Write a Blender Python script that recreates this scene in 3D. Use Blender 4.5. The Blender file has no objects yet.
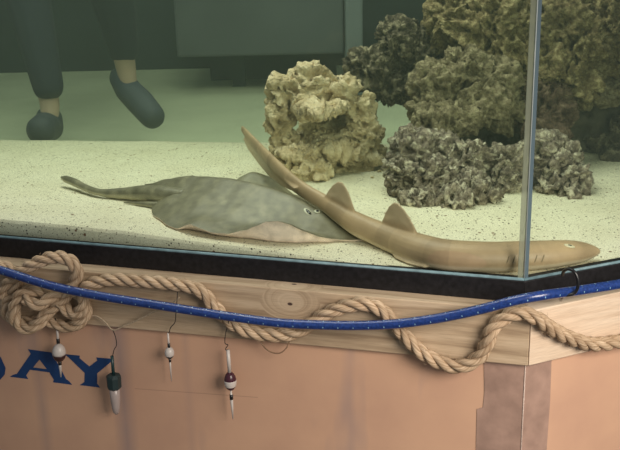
import bpy, bmesh, math, random
from mathutils import Vector, Matrix, noise
from mathutils.bvhtree import BVHTree
random.seed(7)
def nvec(p):   # repeatable vector noise
    return Vector((noise.noise(p + Vector((13.1, 2.7, 5.3))), noise.noise(p + Vector((-7.9, 21.3, 1.1))), noise.noise(p + Vector((4.4, -9.2, 31.7))))) * 1.2
C = bpy.context.scene.collection
SC = bpy.context.scene

# ------------------------------------------------------------------ camera
CAM_H, PITCH, ROLL, FPX = 0.56, math.radians(17.5), math.radians(1.3), 950.0
CAM = Vector((0, 0, CAM_H))
FW = Vector((0, math.cos(PITCH), -math.sin(PITCH)))
UP0 = Vector((0, math.sin(PITCH), math.cos(PITCH)))
RT = Vector((1, 0, 0)) * math.cos(ROLL) - UP0 * math.sin(ROLL)
UP = UP0 * math.cos(ROLL) + Vector((1, 0, 0)) * math.sin(ROLL)
cd = bpy.data.cameras.new('camera'); cam = bpy.data.objects.new('camera', cd); C.objects.link(cam)
cd.sensor_width = 36.0; cd.lens = 36.0 * FPX / 620.0; cd.clip_start = 0.05
cam.matrix_world = Matrix(((RT.x, UP.x, -FW.x, CAM.x), (RT.y, UP.y, -FW.y, CAM.y), (RT.z, UP.z, -FW.z, CAM.z), (0, 0, 0, 1)))
SC.camera = cam
# ------------------------------------------------------------------ world, lights, exposure
SC.view_settings.view_transform = 'Standard'; SC.view_settings.look = 'None'
SC.view_settings.exposure = 0.0; SC.view_settings.gamma = 1.0
SC.view_settings.use_curve_mapping = False
SC.cycles.max_bounces = 8; SC.cycles.transparent_max_bounces = 24; SC.cycles.volume_bounces = 1
SC.cycles.caustics_reflective = False; SC.cycles.caustics_refractive = False
w = bpy.data.worlds.new('world'); SC.world = w; w.use_nodes = True
w.node_tree.nodes['Background'].inputs[0].default_value = (0.80, 0.86, 0.90, 1)
w.node_tree.nodes['Background'].inputs[1].default_value = 0.27

def area(name, loc, target, sx, sy, power, col):
    l = bpy.data.lights.new(name, 'AREA'); l.shape = 'RECTANGLE'; l.size = sx; l.size_y = sy; l.energy = power; l.color = col
    o = bpy.data.objects.new(name, l); C.objects.link(o); o.location = loc
    o.rotation_euler = (Vector(target) - Vector(loc)).to_track_quat('-Z', 'Y').to_euler(); return o
area('tank_light', (-.35, 2.05, 1.85), (-.3, 2.08, 0), 1.6, 1.15, 43, (1.0, 0.965, 0.90))
kl = area('key_light', (0.90, 0.15, 0.62), (0.30, 1.5, -0.30), 0.9, 0.7, 6.6, (1.0, 0.90, 0.79)); kl.data.spread = math.radians(70)  # unseen key lamp, added low at front right to light the stand
area('room_light', (-0.5, 4.0, 2.2), (-0.5, 3.8, 0), 1.6, 1.0, 7, (1.0, 0.98, 0.9))

# ------------------------------------------------------------------ pixel -> world helpers
def ray(px, py): return FW * FPX + RT * (px - 310) - UP * (py - 225)
def atZ(px, py, z):
    d = ray(px, py); return CAM + d * ((z - CAM_H) / d.z)
def atY(px, py, y):
    d = ray(px, py); return CAM + d * (y / d.y)
class Plane:
    def __init__(s, a, b):
        s.a = a.copy(); t = b - a; t.z = 0; s.t = t.normalized(); s.n = Vector((s.t.y, -s.t.x, 0))  # n points to camera
    def off(s, d): p = Plane(s.a + s.n * d, s.a + s.n * d + s.t); return p
    def at(s, px, py):
        d = ray(px, py); k = (s.a - CAM).dot(s.n) / d.dot(s.n); return CAM + d * k
    def u(s, p): return (p - s.a).dot(s.t)
def meet(p, q):
    # xy point where two vertical planes meet
    a1, b1, c1 = p.n.x, p.n.y, p.n.dot(p.a); a2, b2, c2 = q.n.x, q.n.y, q.n.dot(q.a)
    D = a1 * b2 - a2 * b1; return Vector(((c1 * b2 - c2 * b1) / D, (a1 * c2 - a2 * c1) / D, 0))
def sstep(a, b, x):
    t = min(1, max(0, (x - a) / (b - a))); return t * t * (3 - 2 * t)
def lerp_tab(tab, x):
    if x <= tab[0][0]: return tab[0][1]
    for (a, va), (b, vb) in zip(tab, tab[1:]):
        if x <= b:
            t = (x - a) / (b - a); return va + (vb - va) * (t * t * (3 - 2 * t) * .5 + t * .5)
    return tab[-1][1]

# ------------------------------------------------------------------ material helpers
def mat(name):
    m = bpy.data.materials.new(name); m.use_nodes = True
    return m, m.node_tree.nodes, m.node_tree.links, m.node_tree.nodes['Principled BSDF']
def simple(name, col, rough=0.6, metal=0.0, noise_amt=0.12, scale=40.0, bump=0.0, spec=0.5, **kw):
    m, N, L, b = mat(name)
    b.inputs['Roughness'].default_value = rough; b.inputs['Metallic'].default_value = metal
    b.inputs['Specular IOR Level'].default_value = spec
    tc = N.new('ShaderNodeTexCoord'); nz = N.new('ShaderNodeTexNoise'); nz.inputs['Scale'].default_value = scale; nz.inputs['Detail'].default_value = 5
    L.new(tc.outputs['Object'], nz.inputs['Vector'])
    r = N.new('ShaderNodeValToRGB'); r.color_ramp.elements[0].position = .3; r.color_ramp.elements[1].position = .7
    r.color_ramp.elements[0].color = tuple(c * (1 - noise_amt) for c in col) + (1,)
    r.color_ramp.elements[1].color = tuple(min(1, c * (1 + noise_amt)) for c in col) + (1,)
    L.new(nz.outputs['Fac'], r.inputs['Fac']); L.new(r.outputs['Color'], b.inputs['Base Color'])
    if bump:
        bp = N.new('ShaderNodeBump'); bp.inputs['Strength'].default_value = bump; bp.inputs['Distance'].default_value = .002
        L.new(nz.outputs['Fac'], bp.inputs['Height']); L.new(bp.outputs['Normal'], b.inputs['Normal'])
    for k, v in kw.items(): b.inputs[k].default_value = v
    return m
def ramp(N, stops):
    r = N.new('ShaderNodeValToRGB'); e = r.color_ramp.elements
    e[0].position, e[0].color = stops[0][0], tuple(stops[0][1]) + (1,)
    e[1].position, e[1].color = stops[-1][0], tuple(stops[-1][1]) + (1,)
    for p, c in stops[1:-1]:
        x = e.new(p); x.color = tuple(c) + (1,)
    return r
def math_node(N, L, op, a, b=None, clamp=False):
    n = N.new('ShaderNodeMath'); n.operation = op; n.use_clamp = clamp
    for i, v in enumerate((a, b)):
        if v is None: continue
        if isinstance(v, (int, float)): n.inputs[i].default_value = v
        else: L.new(v, n.inputs[i])
    return n.outputs[0]
def mixc(N, L, fac, a, b, mode='MIX'):
    n = N.new('ShaderNodeMix'); n.data_type = 'RGBA'; n.blend_type = mode
    for i, v in ((0, fac), (6, a), (7, b)):
        if hasattr(v, 'is_linked') or hasattr(v, 'links'): L.new(v, n.inputs[i])
        elif isinstance(v, (int, float)): n.inputs[i].default_value = v
        else: n.inputs[i].default_value = tuple(v) + (1,)
    return n.outputs[2]

# ------------------------------------------------------------------ object helpers
def link(name, me, m=None, parent=None, smooth=True):
    o = bpy.data.objects.new(name, me); C.objects.link(o)
    if m: me.materials.append(m)
    if smooth:
        for p in me.polygons: p.use_smooth = True
    if parent: o.parent = parent
    return o
def from_py(name, vs, fs, m=None, parent=None, smooth=True):
    me = bpy.data.meshes.new(name); me.from_pydata([tuple(v) for v in vs], [], fs); me.validate(); me.update()
    bm = bmesh.new(); bm.from_mesh(me); bmesh.ops.recalc_face_normals(bm, faces=bm.faces); bm.to_mesh(me); bm.free()
    return link(name, me, m, parent, smooth)
def tag(o, label=None, cat=None, group=None, kind=None):
    if label: o['label'] = label
    if cat: o['category'] = cat
    if group: o['group'] = group
    if kind: o['kind'] = kind
    return o
def empty(name, loc=(0, 0, 0)):
    o = bpy.data.objects.new(name, None); C.objects.link(o); o.location = (0, 0, 0); o.empty_display_size = .05
    return o   # parts carry world coordinates of the place; origin stays at the base corner of the set
def prism(name, poly, z0, z1, m, parent=None, bev=0.0, smooth=False):
    n = len(poly); z0f = z0 if callable(z0) else (lambda i: z0); z1f = z1 if callable(z1) else (lambda i: z1)
    vs = [(p[0], p[1], z0f(i)) for i, p in enumerate(poly)] + [(p[0], p[1], z1f(i)) for i, p in enumerate(poly)]
    fs = [tuple(range(n))[::-1], tuple(range(n, 2 * n))] + [(i, (i + 1) % n, n + (i + 1) % n, n + i) for i in range(n)]
    o = from_py(name, vs, fs, m, parent, smooth)
    if bev:
        md = o.modifiers.new('bevel', 'BEVEL'); md.width = bev; md.segments = 2; md.limit_method = 'ANGLE'
    return o
def catmull(pts, n=10, closed=False):
    out = []; k = len(pts)
    rng = range(k if closed else k - 1)
    for i in rng:
        g = (lambda j: pts[j % k]) if closed else (lambda j: pts[min(max(j, 0), k - 1)])
        p0, p1, p2, p3 = g(i - 1), g(i), g(i + 1), g(i + 2)
        for s in range(n):
            t = s / n
            out.append(.5 * ((2 * p1) + (p2 - p0) * t + (2 * p0 - 5 * p1 + 4 * p2 - p3) * t * t + (3 * p1 - p0 - 3 * p2 + p3) * t ** 3))
    if not closed: out.append(pts[-1])
    return out
def resample(pts, step):
    out = [pts[0].copy()]; acc = 0
    for a, b in zip(pts, pts[1:]):
        l = (b - a).length
        if l < 1e-9: continue
        d = step - acc
        while d <= l:
            out.append(a.lerp(b, d / l)); d += step
        acc = l - (d - step)
    return out
def frames(path):
    T = []
    for i in range(len(path)):
        a = path[max(i - 1, 0)]; b = path[min(i + 1, len(path) - 1)]; T.append((b - a).normalized())
    ref = Vector((0, 0, 1)) if abs(T[0].z) < .9 else Vector((0, 1, 0))
    n = (ref - T[0] * ref.dot(T[0])).normalized(); out = []
    for t in T:
        n = (n - t * n.dot(t)).normalized(); out.append((t, n, t.cross(n)))
    return out
def tube_geo(path, rad, seg=8, vs=None, fs=None, uvs=None, u0=0.0):
    vs = [] if vs is None else vs; fs = [] if fs is None else fs
    fr = frames(path); base = len(vs); u = u0; us = []
    for i, p in enumerate(path):
        r = rad(i / (len(path) - 1)) if callable(rad) else rad
        if i: u += (p - path[i - 1]).length
        us.append(u)
        t, n, b = fr[i]
        for k in range(seg):
            a = 2 * math.pi * k / seg; vs.append(p + (n * math.cos(a) + b * math.sin(a)) * r)
    for i in range(len(path) - 1):
        for k in range(seg):
            k2 = (k + 1) % seg
            fs.append((base + i * seg + k, base + i * seg + k2, base + (i + 1) * seg + k2, base + (i + 1) * seg + k))
            if uvs is not None:
                uvs.append([(us[i], k / seg), (us[i], (k + 1) / seg), (us[i + 1], (k + 1) / seg), (us[i + 1], k / seg)])
    fs.append(tuple(base + k for k in range(seg))[::-1]); 
    fs.append(tuple(base + (len(path) - 1) * seg + k for k in range(seg)))
    if uvs is not None: uvs.append([(u0, 0)] * seg); uvs.append([(u, 0)] * seg)
    return vs, fs
def with_uv(name, vs, fs, uvs, m, parent=None, smooth=True):
    me = bpy.data.meshes.new(name); me.from_pydata([tuple(v) for v in vs], [], fs); me.update()
    ul = me.uv_layers.new(name='UVMap'); i = 0
    for f in uvs:
        for c in f: ul.data[i].uv = c; i += 1
    return link(name, me, m, parent, smooth)
def tube(name, path, rad, m, parent=None, seg=8):
    uvs = []; vs, fs = tube_geo(path, rad, seg, uvs=uvs); return with_uv(name, vs, fs, uvs, m, parent)
def baked(o, name, m=None, parent=None, smooth=True):
    dg = bpy.context.evaluated_depsgraph_get(); dg.update()
    me = bpy.data.meshes.new_from_object(o.evaluated_get(dg)); me.materials.clear()
    bpy.data.objects.remove(o); me.name = name
    return link(name, me, m, parent, smooth)
def lathe(name, prof, base, axis, m, parent=None, seg=20):
    # prof: (distance along axis, radius)
    axis = axis.normalized(); ref = Vector((1, 0, 0)) if abs(axis.x) < .8 else Vector((0, 1, 0))
    n = (ref - axis * ref.dot(axis)).normalized(); b = axis.cross(n); vs = []; fs = []
    for d, r in prof:
        for k in range(seg):
            a = 2 * math.pi * k / seg; vs.append(base + axis * d + (n * math.cos(a) + b * math.sin(a)) * max(r, 1e-5))
    for i in range(len(prof) - 1):
        for k in range(seg):
            k2 = (k + 1) % seg; fs.append((i * seg + k, i * seg + k2, (i + 1) * seg + k2, (i + 1) * seg + k))
    fs.append(tuple(range(seg))[::-1]); fs.append(tuple((len(prof) - 1) * seg + k for k in range(seg)))
    return from_py(name, vs, fs, m, parent)

# ------------------------------------------------------------------ layout of the tank
K = atZ(524, 280, 0); Lf = atZ(0, 237, 0); Rf = atZ(620, 262, 0)
GL = Plane(Lf, K); GR = Plane(K, Rf)                     # outer faces of the two front panes
K = meet(GL, GR)
FLp = K - GL.t * 1.45; FRp = K + GR.t * 0.50             # ends of the front panes
BRp = Vector((FRp.x + .16, 2.42, 0)); 
BL = atZ(0, 136.5, .02); BR_ = atZ(330, 140, .02); tb = (BR_ - BL); tb.z = 0; tb.normalize()
BLp = BL - tb * .55; BLp.z = 0
BRp = BL + tb * 1.95; BRp.z = 0; FRp = K + GR.t * 0.46
RING = [FLp, K, FRp, BRp, BLp]                           # counter-clockwise footprint
def inset(ring, d):
    out = []; n = len(ring)
    for i in range(n):
        p = Plane(ring[i - 1], ring[i]).off(-d); q = Plane(ring[i], ring[(i + 1) % n]).off(-d)
        out.append(meet(p, q))
    return out
def sand_z(x, y):
    f = lerp_tab([(-.9, .034), (-.55, .030), (-.38, .026), (-.15, .014), (.08, .001), (.35, -.006), (.9, -.006)], x)
    yf = (GL.a.y + (x - GL.a.x) * GL.t.y / GL.t.x) if x < K.x else (K.y + (x - K.x) * GR.t.y / GR.t.x)
    k = sstep(.02, .4, y - yf)
    z = f * (1 - k) + .014 * k
    z += .0035 * noise.noise(Vector((x * 7, y * 7, 1.3))) * (0.35 + .65 * k) + .0012 * noise.noise(Vector((x * 30, y * 30, 4)))
    return z
def atS(px, py, dz=0.0):
    z = .01
    for _ in range(8):
        p = atZ(px, py, z + dz); z = sand_z(p.x, p.y)
    return atZ(px, py, z + dz)

# ------------------------------------------------------------------ setting
m_floor = simple('pale_floor', (.56, .58, .40), .7, scale=3)
m_dark = simple('dark_wall', (.030, .042, .044), .8, scale=2, noise_amt=.3)
m_greyband = simple('grey_ledge', (.09, .10, .105), .7, scale=4)
def box(name, a, b, m, parent=None, bev=0.0):
    return prism(name, [(a[0], a[1]), (b[0], a[1]), (b[0], b[1]), (a[0], b[1])], a[2], b[2], m, parent, bev)
tag(box('floor', (-3.2, 2.75, -.30), (3.2, 6.2, -.15), m_floor), kind='structure')
tag(box('ground', (-3.2, -1.5, -.80), (3.2, 2.75, -.72), simple('front_floor', (.10, .095, .09), .6)), kind='structure')
tag(box('wall_back', (-3.2, 5.05, -.15), (3.2, 5.18, 2.6), m_dark), kind='structure')
p0 = atY(176, 41, 4.2); p1 = atY(344, 45, 4.2); p2 = atY(363, 46, 4.1)
bench = tag(empty('low_bench'), 'pale low bench standing on the floor far behind the tank', 'bench')
box('bench_top', (p0.x, 4.2, .02), (p1.x, 5.0, .30), m_greyband, bench, bev=.01)
for lx in (p0.x + .25, p1.x - .12):
    for ly in (4.45, 4.9): box('leg', (lx - .03, ly - .03, -.15), (lx + .03, ly + .03, .03), m_dark, bench)
box('toe_board', (p0.x + .1, 4.62, -.15), (p1.x - .02, 4.66, .03), m_dark, bench)
tag(box('trim_1', (p1.x + .004, 4.1, -.15), (p2.x, 4.3, 2.6), simple('grey_post', (.15, .17, .18), .7, scale=4), bev=.01), kind='structure')

# ------------------------------------------------------------------ aquarium
m_glass, N, L, b = mat('aquarium_glass'); N.remove(b)
out = N['Material Output']; tr = N.new('ShaderNodeBsdfTransparent'); tr.inputs[0].default_value = (.955, .985, .965, 1)
gl = N.new('ShaderNodeBsdfGlossy'); gl.inputs['Roughness'].default_value = .02
fr = N.new('ShaderNodeFresnel'); fr.inputs[0].default_value = 1.33; mx = N.new('ShaderNodeMixShader')
L.new(math_node(N, L, 'MULTIPLY', fr.outputs[0], .6), mx.inputs[0]); L.new(tr.outputs[0], mx.inputs[1]); L.new(gl.outputs[0], mx.inputs[2]); L.new(mx.outputs[0], out.inputs[0])
m_rim = simple('black_rim', (.009, .0085, .010), .5, spec=.3, scale=120, noise_amt=.5, bump=.15)
m_sil = simple('silicone_bead', (.15, .24, .27), .35, spec=.3, scale=60, noise_amt=.25, bump=.2)
aq = tag(empty('aquarium'), 'large glass aquarium with a black bottom rim on a wooden stand', 'aquarium')
TOP = .56; TH = .012
ins = inset(RING, TH)
for i in range(5):
    a, c, d, e = RING[i], RING[(i + 1) % 5], ins[(i + 1) % 5], ins[i]
    prism('glass_pane', [a, c, d, e], -.03, TOP, m_glass, aq)
# rim: a black channel round the foot of the panes
ro = inset(RING, -.006); ri = inset(RING, .020)
for i in range(5):
    prism('bottom_rim', [ro[i], ro[(i + 1) % 5], ri[(i + 1) % 5], ri[i]], -.038, 0.0, m_rim, aq, bev=.0015)
to = inset(RING, -.006); ti = inset(RING, .030)
for i in range(5):
    prism('top_rim', [to[i], to[(i + 1) % 5], ti[(i + 1) % 5], ti[i]], TOP - .01, TOP + .03, m_rim, aq, bev=.0015)
bo = inset(RING, -.002)
for i in (0, 1):
    tube('seal_bead', [bo[i] + Vector((0, 0, .0015)), bo[(i + 1) % 5] + Vector((0, 0, .0015))], .0028, m_sil, aq, 8)
prism('base_plate', inset(RING, .014), -.036, -.028, m_rim, aq)
# corner joint: two pale polished glass edges with a grey-blue seal between them
m_edge, N, L, b = mat('polished_edge'); b.inputs['Base Color'].default_value = (.34, .37, .27, 1); b.inputs['Roughness'].default_value = .3; b.inputs['Alpha'].default_value = .55
m_seal, N, L, b = mat('blue_grey_seal'); b.inputs['Base Color'].default_value = (.10, .15, .18, 1); b.inputs['Roughness'].default_value = .35; b.inputs['Alpha'].default_value = .85
m_hair, N, L, b = mat('seam_highlight'); b.inputs['Base Color'].default_value = (.36, .40, .38, 1); b.inputs['Roughness'].default_value = .3
kx = K + Vector((0, 0, 0))
e0 = K - GL.t * .0075 + GL.n * .0006; 
prism('corner_edge', [K - GL.t * .0105 + GL.n * .0012, K - GL.t * .0005 + GL.n * .0012, K - GL.t * .0005 - GL.n * .011, K - GL.t * .0105 - GL.n * .011], .001, TOP, m_edge, aq, bev=.001)
prism('corner_seal', [K - GL.t * .0002 + GL.n * .0015, K + GR.t * .0068 + GR.n * .0015, K + GR.t * .0068 - GR.n * .010, K - GL.t * .0002 - GL.n * .011], .001, TOP, m_seal, aq, bev=.0015)
tube('corner_seam_line', [K + GL.n * .0022 + Vector((0, 0, .001)), K + GL.n * .0022 + Vector((0, 0, TOP))], .0009, m_hair, aq, 6)  # thin pale tube standing in for the highlight along the joint

# water
m_water, N, L, b = mat('tank_water'); N.remove(b); out = N['Material Output']
ab = N.new('ShaderNodeVolumeAbsorption'); ab.inputs['Color'].default_value = (.56, .76, .44, 1); ab.inputs['Density'].default_value = .62
scn = N.new('ShaderNodeVolumeScatter'); scn.inputs['Color'].default_value = (.60, .74, .62, 1); scn.inputs['Density'].default_value = .10; scn.inputs['Anisotropy'].default_value = .2
ad = N.new('ShaderNodeAddShader'); L.new(ab.outputs[0], ad.inputs[0]); L.new(scn.outputs[0], ad.inputs[1]); L.new(ad.outputs[0], out.inputs['Volume'])
wo = prism('water', inset(RING, TH + .0015), -.027, .50, m_water)
tag(wo, 'clear greenish water filling the aquarium', 'water', kind='stuff')

# sand
m_sand, N, L, b = mat('coral_sand'); b.inputs['Roughness'].default_value = .9; b.inputs['Specular IOR Level'].default_value = .2
tc = N.new('ShaderNodeTexCoord'); base = N.new('ShaderNodeTexNoise'); base.inputs['Scale'].default_value = 9; base.inputs['Detail'].default_value = 4
L.new(tc.outputs['Object'], base.inputs['Vector'])
fine = N.new('ShaderNodeTexNoise'); fine.inputs['Scale'].default_value = 420; fine.inputs['Detail'].default_value = 3; L.new(tc.outputs['Object'], fine.inputs['Vector'])
c0 = ramp(N, [(.3, (.72, .665, .52)), (.7, (.80, .75, .61))]); L.new(base.outputs['Fac'], c0.inputs['Fac'])
c1 = ramp(N, [(.30, (.78, .76, .72)), (.62, (1.05, 1.05, 1.03))]); L.new(fine.outputs['Fac'], c1.inputs['Fac'])
col = mixc(N, L, 1.0, c0.outputs['Color'], c1.outputs['Color'], 'MULTIPLY')
dens = N.new('ShaderNodeTexNoise'); dens.inputs['Scale'].default_value = 14; L.new(tc.outputs['Object'], dens.inputs['Vector'])
for sc_, thr, cc in ((200, .905, (.07, .055, .04)), (330, .88, (.12, .09, .06)), (120, .98, (.18, .10, .06))):
    vo = N.new('ShaderNodeTexVoronoi'); vo.inputs['Scale'].default_value = sc_; L.new(tc.outputs['Object'], vo.inputs['Vector'])
    sp = N.new('ShaderNodeSeparateColor'); L.new(vo.outputs['Color'], sp.inputs[0])
    rnd = math_node(N, L, 'ADD', sp.outputs[0], math_node(N, L, 'MULTIPLY', math_node(N, L, 'SUBTRACT', dens.outputs['Fac'], .5), .22))
    fl = math_node(N, L, 'MULTIPLY', math_node(N, L, 'GREATER_THAN', rnd, thr), math_node(N, L, 'LESS_THAN', vo.outputs['Distance'], .36))
    col = mixc(N, L, fl, col, cc)
L.new(col, b.inputs['Base Color'])
bp = N.new('ShaderNodeBump'); bp.inputs['Strength'].default_value = .5; bp.inputs['Distance'].default_value = .002; L.new(fine.outputs['Fac'], bp.inputs['Height']); L.new(bp.outputs['Normal'], b.inputs['Normal'])
sring = inset(RING, TH + .003)
def build_sand():
    # ruled grid between the front broken line and the back line
    nx, ny = 220, 130; vs = []; fs = []
    f0, f1, f2, bR, bL_ = sring; l1 = (f1 - f0).length; l2 = (f2 - f1).length
    cols = []
    for i in range(nx + 1):
        s = i / nx * (l1 + l2)
        p = f0.lerp(f1, s / l1) if s <= l1 else f1.lerp(f2, (s - l1) / l2)
        if abs(s - l1) < (l1 + l2) / nx * .5: p = f1
        q = bL_.lerp(bR, i / nx); cols.append((p, q))
    for p, q in cols:
        for j in range(ny + 1):
            v = p.lerp(q, (j / ny) ** 1.15); vs.append((v.x, v.y, sand_z(v.x, v.y)))
    for i in range(nx):
        for j in range(ny):
            a = i * (ny + 1) + j; fs.append((a, a + ny + 1, a + ny + 2, a + 1))
    # skirt
    ringi = [i * (ny + 1) for i in range(nx + 1)] + [nx * (ny + 1) + j for j in range(1, ny + 1)] + [i * (ny + 1) + ny for i in range(nx - 1, -1, -1)] + [j for j in range(ny - 1, 0, -1)]
    b0 = len(vs)
    for r in ringi: vs.append((vs[r][0], vs[r][1], -.0275))
    n = len(ringi)
    for k in range(n): fs.append((ringi[k], b0 + k, b0 + (k + 1) % n, ringi[(k + 1) % n]))
    fs.append(tuple(b0 + k for k in range(n)))
    return from_py('sand', vs, fs, m_sand)
tag(build_sand(), 'bed of pale coral sand dotted with dark grains on the tank bottom', 'sand', kind='stuff')

# ------------------------------------------------------------------ stand under the tank
def wood_mat(name, cols, knot=None, scale=1.0):
    m, N, L, b = mat(name); b.inputs['Roughness'].default_value = .62
    uv = N.new('ShaderNodeUVMap'); sx = N.new('ShaderNodeSeparateXYZ'); L.new(uv.outputs[0], sx.inputs[0])
    U, V = sx.outputs[0], sx.outputs[1]; v2 = V
    if knot:
        for (ku, kv, kr) in knot:
            du = math_node(N, L, 'MULTIPLY', math_node(N, L, 'SUBTRACT', U, ku), .62); dv = math_node(N, L, 'SUBTRACT', V, kv)
            d = math_node(N, L, 'SQRT', math_node(N, L, 'ADD', math_node(N, L, 'MULTIPLY', du, du), math_node(N, L, 'MULTIPLY', dv, dv)))
            wgt = math_node(N, L, 'SUBTRACT', 1.0, math_node(N, L, 'DIVIDE', d, kr), clamp=True)
            wgt = math_node(N, L, 'POWER', wgt, .8)
            a = math_node(N, L, 'MULTIPLY', v2, math_node(N, L, 'SUBTRACT', 1.0, wgt))
            v2 = math_node(N, L, 'ADD', a, math_node(N, L, 'MULTIPLY', math_node(N, L, 'MULTIPLY', d, 1.1), wgt))
            kd = d
    cx = N.new('ShaderNodeCombineXYZ'); L.new(math_node(N, L, 'MULTIPLY', U, 5.0), cx.inputs[0]); L.new(math_node(N, L, 'MULTIPLY', v2, 85.0), cx.inputs[1])
    nz = N.new('ShaderNodeTexNoise'); nz.inputs['Scale'].default_value = scale; nz.inputs['Detail'].default_value = 4; nz.inputs['Distortion'].default_value = .6; L.new(cx.outputs[0], nz.inputs['Vector'])
    r = ramp(N, [(.28, cols[0]), (.5, cols[1]), (.72, cols[2])]); L.new(nz.outputs['Fac'], r.inputs['Fac']); col = r.outputs['Color']
    c2 = N.new('ShaderNodeCombineXYZ'); L.new(math_node(N, L, 'MULTIPLY', U, 30.0), c2.inputs[0]); L.new(math_node(N, L, 'MULTIPLY', V, 900.0), c2.inputs[1])
    n2 = N.new('ShaderNodeTexNoise'); n2.inputs['Scale'].default_value = 1; L.new(c2.outputs[0], n2.inputs['Vector'])
    r2 = ramp(N, [(.3, (.84, .83, .82)), (.6, (1.03, 1.03, 1.03))]); L.new(n2.outputs['Fac'], r2.inputs['Fac']); col = mixc(N, L, 1.0, col, r2.outputs['Color'], 'MULTIPLY')
    if knot:
        k1 = math_node(N, L, 'LESS_THAN', kd, .0028); col = mixc(N, L, k1, col, (.07, .04, .03))
    L.new(col, b.inputs['Base Color'])
    bp = N.new('ShaderNodeBump'); bp.inputs['Strength'].default_value = .15; bp.inputs['Distance'].default_value = .001; L.new(n2.outputs['Fac'], bp.inputs['Height']); L.new(bp.outputs['Normal'], b.inputs['Normal'])
    return m
WL = Plane(atZ(0, 264, -.038), atZ(531, 311, -.038)); WR = Plane(atZ(531, 311, -.038), atZ(620, 292, -.038))
Wk = meet(WL, WR)
kp = WL.at(290, 304)
m_wood = wood_mat('weathered_pine', [(.30, .21, .13), (.47, .35, .23), (.58, .45, .31)], [(WL.u(kp), kp.z, .034)])
m_wood2 = wood_mat('lit_pine', [(.60, .45, .32), (.68, .53, .39), (.74, .60, .46)])  # right board coloured paler, carrying its stronger light in the wood tone
stand = tag(empty('tank_stand'), 'peach painted tank stand with wooden trim boards and blue lettering under the aquarium', 'stand')
def board(name, pl, p_start, p_end, zt, zb0, zb1, thick, m, inner=(None, None)):
    # rectangular board; uv = metres along / height
    a, b_ = p_start, p_end; nrm = pl.n; vs = []; 
    for (p, zb, inn) in ((a, zb0, inner[0]), (b_, zb1, inner[1])):
        for (o, z) in ((0, zb), (0, zt), (-thick, zt), (-thick, zb)):
            q = inn if (o and inn) else p + nrm * o; vs.append(Vector((q.x, q.y, z)))
    fs = [(0, 4, 5, 1), (1, 5, 6, 2), (2, 6, 7, 3), (3, 7, 4, 0), (0, 1, 2, 3), (7, 6, 5, 4)]
    uvs = []
    for f in fs:
        uvs.append([(pl.u(vs[i]), vs[i].z + (pl.n.dot(vs[i] - pl.a))) for i in f])
    o = with_uv(name, vs, fs, uvs, m, stand, smooth=False)
    md = o.modifiers.new('bevel', 'BEVEL'); md.width = .0018; md.segments = 2; md.limit_method = 'ANGLE'
    return o
wl0 = WL.a - WL.t * .45
Wki = meet(WL.off(-.058), WR.off(-.058))
b1 = board('trim_board', WL, wl0, Wk, -.038, -.152, -.1355, .058, m_wood, (None, Wki))
b2 = board('trim_board', WR, Wk + WR.t * .001, Wk + WR.t * .52, -.038, -.1355, -.136, .058, m_wood2, (Wki, None))
b2['label'] = 'pine trim board right of the corner seam, coloured paler for its stronger light'
# painted panels
m_pan, N, L, b = mat('peach_panel'); b.inputs['Roughness'].default_value = .38; b.inputs['Specular IOR Level'].default_value = .4
tc = N.new('ShaderNodeTexCoord'); mp = N.new('ShaderNodeMapping'); mp.inputs['Scale'].default_value = (9, 9, 2.2); L.new(tc.outputs['Object'], mp.inputs[0])
n1 = N.new('ShaderNodeTexNoise'); n1.inputs['Scale'].default_value = 1.0; n1.inputs['Detail'].default_value = 3; L.new(mp.outputs[0], n1.inputs['Vector'])
n2 = N.new('ShaderNodeTexNoise'); n2.inputs['Scale'].default_value = 7; n2.inputs['Detail'].default_value = 6; L.new(tc.outputs['Object'], n2.inputs['Vector'])
r1 = ramp(N, [(.60, (.60, .37, .25)), (.74, (.42, .29, .24))]); L.new(n1.outputs['Fac'], r1.inputs['Fac'])
r2 = ramp(N, [(.3, (.90, .88, .90)), (.65, (1.05, 1.05, 1.03))]); L.new(n2.outputs['Fac'], r2.inputs['Fac'])
col = mixc(N, L, 1.0, r1.outputs['Color'], r2.outputs['Color'], 'MULTIPLY')
PL = WL.off(-.014); sxx = N.new('ShaderNodeSeparateXYZ'); L.new(tc.outputs['Object'], sxx.inputs[0])
for spx, sw, st in ((38, .018, .25), (121, .026, .55), (187, .012, .16), (350, .010, .10)):
    x0 = PL.at(spx, 370).x; d = math_node(N, L, 'DIVIDE', math_node(N, L, 'ABSOLUTE', math_node(N, L, 'SUBTRACT', sxx.outputs[0], x0)), sw)
    d = math_node(N, L, 'SUBTRACT', 1.0, d, clamp=True); d = math_node(N, L, 'MULTIPLY', math_node(N, L, 'MULTIPLY', d, n2.outputs['Fac']), st * 1.8)
    col = mixc(N, L, d, col, (.17, .16, .20))
q0 = PL.at(140, 389); q1 = PL.at(252, 397); sl = (q1.z - q0.z) / (q1.x - q0.x)
ln = math_node(N, L, 'SUBTRACT', sxx.outputs[2], math_node(N, L, 'ADD', math_node(N, L, 'MULTIPLY', sxx.outputs[0], sl), q0.z - sl * q0.x))
ln = math_node(N, L, 'MULTIPLY', math_node(N, L, 'LESS_THAN', math_node(N, L, 'ABSOLUTE', ln), .0008), .30)
ln = math_node(N, L, 'MULTIPLY', ln, math_node(N, L, 'LESS_THAN', math_node(N, L, 'ABSOLUTE', math_node(N, L, 'SUBTRACT', sxx.outputs[0], (q0.x + q1.x) / 2)), (q1.x - q0.x) * .55))
L.new(mixc(N, L, ln, col, (.14, .08, .06)), b.inputs['Base Color'])
PL = WL.off(-.014); PR = WR.off(-.014); Pk = meet(PL, PR)
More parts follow.
